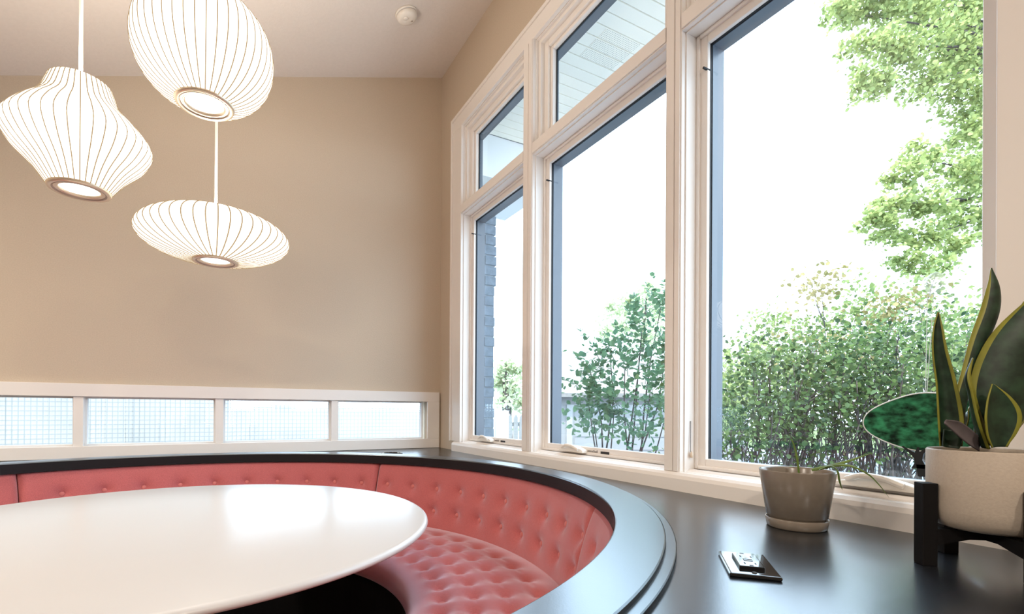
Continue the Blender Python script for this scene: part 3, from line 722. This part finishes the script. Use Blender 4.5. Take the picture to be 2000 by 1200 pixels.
rf = obj('roof', rv, [(0, 1, 2, 3), (3, 2, 5, 4), (0, 6, 7, 1), (4, 5, 9, 8), (0, 3, 4, 8, 6), (1, 7, 9, 5, 2), (6, 8, 9, 7)], M['shing'], gr)
dr = obj('garage_door', *gbox(.75, 3.4, -.03, .0, -.3, 1.05), M['gwall'], gr)
for q in range(4): obj('door_panel', *gbox(.80, 3.35, -.045, -.03, -.27+.33*q, .02+.33*q), M['gwall'], dr)
obj('door_trim', *join(gbox(.6, .75, -.05, 0, -.3, 1.2), gbox(3.4, 3.55, -.05, 0, -.3, 1.2), gbox(.75, 3.4, -.05, 0, 1.05, 1.2)), M['gtrim'], gr)

# white picket fence far left of the garage
f0, f1 = at(930, 860, 9.2), at(1060, 860, 10.2); fd = f1-f0; fd.z = 0; fl = fd.length; fd.normalize(); fnm = Vector((-fd.y, fd.x, 0))
fe = thing('picket_fence', 'white picket fence between the brick wall and the garage', 'fence', (f0.x, f0.y, -.3))
def fbox(u0, u1, v0, v1, z0, z1):
    V, Fc = box(u0, u1, v0, v1, z0, z1); return [tuple(Vector((f0.x, f0.y, 0))+fd*x+fnm*y+Vector((0, 0, z))) for x, y, z in V], Fc
for zz in (.1, .72): obj('rail', *fbox(0, fl, .03, .06, zz, zz+.08), M['fence'], fe)
npk = int(fl/.15)
for i in range(npk):
    u = .02+i*.15; V, Fc = fbox(u, u+.10, 0, .025, -.3, .90)
    V += [tuple((Vector(V[4])+Vector(V[5]))/2+Vector((0, 0, .06))), tuple((Vector(V[6])+Vector(V[7]))/2+Vector((0, 0, .06)))]
    Fc = [q for q in Fc if q != (4, 5, 7, 6)]+[(4, 5, 8), (7, 6, 9), (4, 8, 9, 6), (5, 7, 9, 8)]
    obj('picket', V, Fc, M['fence'], fe)

# board screen behind the low window
bs = thing('board_screen', 'pale blue-grey board fence seen blurred through the low textured window', 'fence', (-2.4, 1.5, -.3))
M['bluegrey'] = mat('blue_grey_boards', (.60, .64, .68), .7, .2, var=.15, vscale=3)
for i in range(40): obj('board', *box(-5.0+i*.16, -5.0+i*.16+.157, 1.5, 1.525, -.3, (1.5 if i < 24 else 1.02)+.02*(i % 3)), M['bluegrey'], bs)
for zz in (.0, .8): obj('rail', *box(-5.0, 1.39, 1.525, 1.57, zz, zz+.09), M['bluegrey'], bs)

# ------------------------------------------------------------------ vegetation
def leaves(centers, size, dirs=None, up_bias=.6, aspect=.42, fold=.25, size_var=.35):
    "hexagonal folded leaves; returns verts, quads"
    n_ = len(centers); c = np.asarray(centers)
    d = rng.normal(size=(n_, 3)) if dirs is None else np.asarray(dirs)+rng.normal(scale=.35, size=(n_, 3))
    d /= np.linalg.norm(d, axis=1)[:, None]
    nm = rng.normal(size=(n_, 3))*.8+np.array([0, 0, up_bias*2]); nm -= d*(nm*d).sum(1)[:, None]; nm /= np.linalg.norm(nm, axis=1)[:, None]+1e-9
    s = np.cross(d, nm); L = size*(1+size_var*rng.uniform(-1, 1, n_))[:, None]
    P = []
    for a, b, h in ((0, 0, 0), (.28, 1, 1), (.68, .8, .8), (1, 0, 0), (.68, -.8, .8), (.28, -1, 1)):
        P.append(c+d*L*a+s*L*(b*aspect)+nm*L*(h*fold*aspect))
    V = np.stack(P, 1).reshape(-1, 3); i = np.arange(n_)[:, None]*6
    Fq = np.concatenate([i+np.array([[0, 1, 2, 3]]), i+np.array([[0, 3, 4, 5]])])
    return V, Fq
def obj_np(name, V, Fq, m, parent, kind='stuff'):
    me = bpy.data.meshes.new(name); V = np.asarray(V)-np.array(wl(parent))
    me.vertices.add(len(V)); me.vertices.foreach_set('co', V.ravel()); k = Fq.shape[1]
    me.loops.add(Fq.size); me.loops.foreach_set('vertex_index', Fq.ravel().astype(np.int32))
    me.polygons.add(len(Fq)); me.polygons.foreach_set('loop_start', np.arange(0, Fq.size, k, dtype=np.int32)); me.polygons.foreach_set('loop_total', np.full(len(Fq), k, dtype=np.int32))
    me.update(calc_edges=True); me.materials.append(m)
    o = bpy.data.objects.new(name, me); COL.objects.link(o); o.parent = parent; WL[o.name] = wl(parent)
    if kind: o['kind'] = kind
    return o
def blob(c, rad, n_, shell=.5):
    u = rng.normal(size=(n_, 3)); u /= np.linalg.norm(u, axis=1)[:, None]
    r_ = (1-shell*rng.uniform(0, 1, n_)**1.3)[:, None]
    return np.array(c)+u*r_*np.array(rad)
def twigs(base, tips, r0, wob=.06, rt=.25, kseg=5):
    out = []
    for t in tips:
        b = Vector(base)+Vector((rnd.uniform(-.05, .05), rnd.uniform(-.05, .05), 0)); t = Vector(t); P = []
        for i in range(kseg+1):
            s = i/kseg; p = b.lerp(t, s); p.z = b.z+(t.z-b.z)*s**.85
            P.append(p+Vector((rnd.uniform(-1, 1), rnd.uniform(-1, 1), 0))*wob*(s*(1-s)*4*.6+.1))
        out.append((P, [r0*(1-(1-rt)*i/kseg) for i in range(kseg+1)]))
    return out
LM = dict(
    hedge=leafmat('hedge_leaf', (.018, .048, .024), (.16, .25, .085), .45),
    shrub=leafmat('shrub_leaf', (.06, .15, .09), (.15, .27, .145), .42),
    tree=leafmat('maple_leaf', (.15, .22, .065), (.46, .52, .21), .5),
    mid=leafmat('mid_leaf', (.11, .18, .06), (.32, .38, .15), .45),
    far=leafmat('hazed_far_leaf', (.42, .50, .34), (.62, .68, .46), .4),  # leaf colour lightened to imitate haze and bleaching over distance
    reflect_brown=leafmat('brown_reflection_leaf', (.17, .16, .06), (.32, .27, .12), .45))  # leaf brown stands in for a lamp reflection in the pane

def shrub(name, label, base, h, rad, nl, lm, size, stems, group, low=2.4, spray=0):
    t = thing(name, label, 'shrub', base, group)
    base = Vector(base); tips = []
    for i in range(stems):
        a = rnd.uniform(0, 2*math.pi); q = rad*math.sqrt(rnd.uniform(.05, 1)); tips.append(base+Vector((q*math.cos(a), q*math.sin(a), h*rnd.uniform(.6, .97))))
    tw = twigs(base, tips, .011, .10)
    for P, rr in tw: obj('stem', *tube(P, rr, 6), M['bark'], t, smooth=True)
    side = []
    for P, rr in tw:
        for j in range(5):
            i = rnd.randint(1, 4); p = P[i]; e = p+Vector((rnd.uniform(-.22, .22), rnd.uniform(-.22, .22), rnd.uniform(.12, .38)))
            side.append(tube([p, p.lerp(e, .5)+Vector((rnd.uniform(-.03, .03), rnd.uniform(-.03, .03), .02)), e], [.0045, .0032, .0016], 4))
            tips.append(e)
    obj('twigs', *join(*side), M['bark'], t, kind='stuff')
    cs = []
    per = nl//len(tips)
    for q in tips:
        dens = np.clip((q.z-base.z)/h, .08, 1)**low
        k = max(3, int(per*dens*1.75)); cs.append(np.array(q)+rng.normal(size=(k, 3))*np.array([.12, .12, .085]))
    c = np.concatenate(cs); c = c[c[:, 2] > base.z+h*.15]; c = c[rng.uniform(size=len(c)) < np.clip((c[:, 2]-base.z-h*.38)/(h*.36), .06, 1)]
    V, Fq = leaves(c, size); obj_np('foliage', V, Fq, lm, t)
    for i in range(spray):
        q = tips[(i*7+3) % len(tips)]; q = Vector(q)+Vector((rnd.uniform(-.06, .06), rnd.uniform(-.06, .06), .04))
        spray_leaf(q, Vector((rnd.uniform(-.6, .6), rnd.uniform(-.6, .6), rnd.uniform(.5, 1))), rnd.uniform(.16, .24), size*1.1, lm, t)
    return t
def spray_leaf(p, d, L, size, lm, parent):
    "one compound leaf: a stalk with paired leaflets"
    d = d.normalized(); s = d.cross(Vector((0, 0, 1)) if abs(d.z) < .95 else Vector((1, 0, 0))).normalized(); bend = Vector((d.x, d.y, -.3))*.25
    P = [p+d*(L*k/7)+bend*(L*(k/7)**2) for k in range(8)]
    cs, ds = [], []
    for k in range(2, 8):
        for sg in (-1, 1): cs.append(P[k]); ds.append(s*sg+d*.55)
    cs.append(P[7]); ds.append(d)
    V, Fq = leaves(np.array([tuple(c) for c in cs]), size, np.array([tuple(q.normalized()) for q in ds])*2, .9, .30, .2, .15)
    tv, tf = tube(P, [.0022-.0002*k for k in range(8)], 4, cap=False)
    V = np.concatenate([V, np.array([tuple(q) for q in tv])]); Fq = np.concatenate([Fq, np.array(tf)+len(cs)*6])
    obj_np('leaf_spray', V, Fq, lm, parent, kind=None)
GZ = -.32
# pinnate shrub by the middle window
p = at(1215, 800, 3.1); b0 = thing('pinnate_shrub', 'leafy green shrub with feathery paired leaves close outside the middle window', 'shrub', (p.x, p.y, GZ))
tips = [at(px, py, dd*1.2) for px, py, dd in ((1190, 690, 2.6), (1255, 640, 2.7), (1290, 600, 2.75), (1160, 745, 2.5), (1300, 700, 2.6), (1220, 720, 2.5), (1150, 790, 2.5), (1270, 760, 2.55), (1200, 800, 2.45), (1250, 690, 2.65), (1305, 800, 2.5), (1160, 830, 2.5), (1240, 845, 2.45))]
for P, rr in twigs((p.x, p.y, GZ), tips, .010, .05): obj('stem', *tube(P, rr, 6), M['bark'], b0, smooth=True)
cs = np.concatenate([np.array(q)+rng.normal(size=(90, 3))*np.array([.09, .09, .075]) for q in tips])
V, Fq = leaves(cs, .037, None, .7, .36); obj_np('foliage', V, Fq, LM['shrub'], b0)
for i, q in enumerate(tips):
    for k in range(3): spray_leaf(q+Vector((rnd.uniform(-.04, .04), rnd.uniform(-.04, .04), rnd.uniform(-.05, .03))), Vector((rnd.uniform(-.7, .5), rnd.uniform(-.5, .5), rnd.uniform(.3, 1))), rnd.uniform(.13, .20), .046, LM['shrub'], b0)
for px, py, d_ in ((1172, 705, (-.5, .1, .9)), (1250, 645, (-.1, .1, 1)), (1145, 760, (-.8, .2, .4)), (1262, 640, (.2, 0, 1))): spray_leaf(at(px, py, 3.12), Vector(d_), .22, .05, LM['shrub'], b0)
# hedge of rounded shrubs outside the right-hand window
hs = [(1430, 3.1, 1.40), (1510, 3.45, 1.50), (1590, 3.2, 1.45), (1670, 3.5, 1.62), (1745, 3.15, 1.58), (1820, 3.5, 1.72), (1895, 3.3, 1.62), (1960, 3.0, 1.5)]
hl = ['hedge shrub right of the mullion by the right-hand window, leftmost of the bare-stemmed row', 'second hedge shrub from the left in the bare-stemmed row', 'hedge shrub behind the small taupe pot', 'hedge shrub to the left behind the green sun catcher',
      'hedge shrub seen just left above the green sun catcher', 'hedge shrub directly behind the green sun catcher', 'hedge shrub behind the tall snake plant leaf', 'hedge shrub at the right end of the row, beside the window casing']
for (px, dd, h), lab in zip(hs, hl):
    q = at(px, 850, dd); shrub('hedge_shrub', lab, (q.x, q.y, GZ), h+.32, .40, 3600, LM['hedge'], .029, 17, 'hedge shrubs in a row outside the window')
# lighter, taller shrubs behind the hedge
for (px, dd, h, lab, lm) in ((1450, 5.2, 2.0, 'light green bush behind the left end of the hedge', 'mid'), (1560, 5.8, 2.5, 'light green bush rising behind the middle of the hedge', 'mid'), (1635, 5.4, 2.75, 'brown-tinged bush standing above the hedge, its brown imitating a lamp reflection in the glass', 'reflect_brown'),
                             (1720, 5.6, 2.9, 'tall light bush behind the hanging strings', 'mid'), (1830, 5.4, 2.6, 'light bush behind the right half of the hedge', 'mid'), (1910, 5.8, 2.6, 'light bush at the far right behind the snake plant', 'mid')):
    q = at(px, 850, dd); shrub('tall_bush', lab, (q.x, q.y, GZ), h+.1, .62, 4200, LM[lm], .046, 13, 'bushes behind the hedge')
# big maple: crown clumps where the branches reach into the window
q = at(2080, 850, 8.2); mp_ = thing('maple_tree', 'large sunlit yellow-green tree whose branches fill the upper right of the window', 'tree', (q.x, q.y, GZ))
base = Vector((q.x, q.y, GZ)); obj('trunk', *tube([base, base+Vector((.05, .1, 1.8)), base+Vector((-.1, .1, 3.6)), base+Vector((-.2, .3, 6.5))], [.22, .18, .15, .07], 12), M['bark'], mp_, smooth=True)
cl = [(1690, 30, 55, 8), (1760, 20, 70, 8.2), (1850, 20, 80, 8.4), (1920, 40, 80, 8.6), (1700, 90, 45, 7.8), (1760, 100, 60, 8), (1840, 110, 65, 8.2), (1900, 120, 70, 8.5), (1690, 160, 38, 7.8), (1720, 165, 30, 7.9),
      (1800, 160, 45, 8), (1880, 190, 55, 8.2), (1930, 220, 60, 8.4), (1900, 260, 45, 8.2), (1960, 100, 80, 8.8), (1960, 300, 70, 8.5),
      (1800, 310, 42, 7.8), (1860, 330, 55, 8), (1920, 350, 60, 8.3), (1760, 350, 38, 7.7), (1740, 400, 42, 7.7), (1800, 400, 52, 7.9), (1870, 410, 50, 8.1), (1700, 430, 28, 7.6), (1740, 450, 38, 7.7), (1800, 465, 45, 7.9), (1860, 480, 36, 8), (1780, 510, 34, 7.8), (1820, 520, 30, 7.9), (1640, 20, 30, 7.9), (1930, 440, 40, 8.2),
      (1700, -60, 90, 8.1), (1850, -80, 110, 8.4), (2000, -30, 110, 8.8), (2020, 200, 110, 8.8), (2040, 380, 90, 8.7)]
cs = []
FK = (at(2080, 120, 8.5), at(2080, 400, 8.4)); brs = []
for f_ in FK: brs.append(tube([base+Vector((-.1, .1, 3.6)), (base+Vector((-.1, .1, 3.6))).lerp(f_, .5)+Vector((0, 0, .2)), f_], [.12, .08, .05], 6))
for px, py, rp, dd in cl:
    c_ = at(px, py, dd); r_ = rp*dd/F; sub = blob(c_, (r_*.92, r_*.92, r_*.85), 16, .8); k_ = int(6+rp*rp*.24/16)
    cs.append(np.concatenate([q_+rng.normal(size=(k_, 3))*r_*np.array([.20, .20, .13]) for q_ in sub]))
    fk = FK[0] if py < 270 else FK[1]
    if rp > 40: md = fk.lerp(c_, .5)+Vector((0, 0, .12)); brs.append(tube([fk, md, c_], [.045, .022, .006], 5))
V, Fq = leaves(np.concatenate(cs), .062, None, .5, .46); obj_np('crown', V, Fq, LM['tree'], mp_)
obj('branches', *join(*brs), M['bark'], mp_, kind='stuff')
# pale far trees
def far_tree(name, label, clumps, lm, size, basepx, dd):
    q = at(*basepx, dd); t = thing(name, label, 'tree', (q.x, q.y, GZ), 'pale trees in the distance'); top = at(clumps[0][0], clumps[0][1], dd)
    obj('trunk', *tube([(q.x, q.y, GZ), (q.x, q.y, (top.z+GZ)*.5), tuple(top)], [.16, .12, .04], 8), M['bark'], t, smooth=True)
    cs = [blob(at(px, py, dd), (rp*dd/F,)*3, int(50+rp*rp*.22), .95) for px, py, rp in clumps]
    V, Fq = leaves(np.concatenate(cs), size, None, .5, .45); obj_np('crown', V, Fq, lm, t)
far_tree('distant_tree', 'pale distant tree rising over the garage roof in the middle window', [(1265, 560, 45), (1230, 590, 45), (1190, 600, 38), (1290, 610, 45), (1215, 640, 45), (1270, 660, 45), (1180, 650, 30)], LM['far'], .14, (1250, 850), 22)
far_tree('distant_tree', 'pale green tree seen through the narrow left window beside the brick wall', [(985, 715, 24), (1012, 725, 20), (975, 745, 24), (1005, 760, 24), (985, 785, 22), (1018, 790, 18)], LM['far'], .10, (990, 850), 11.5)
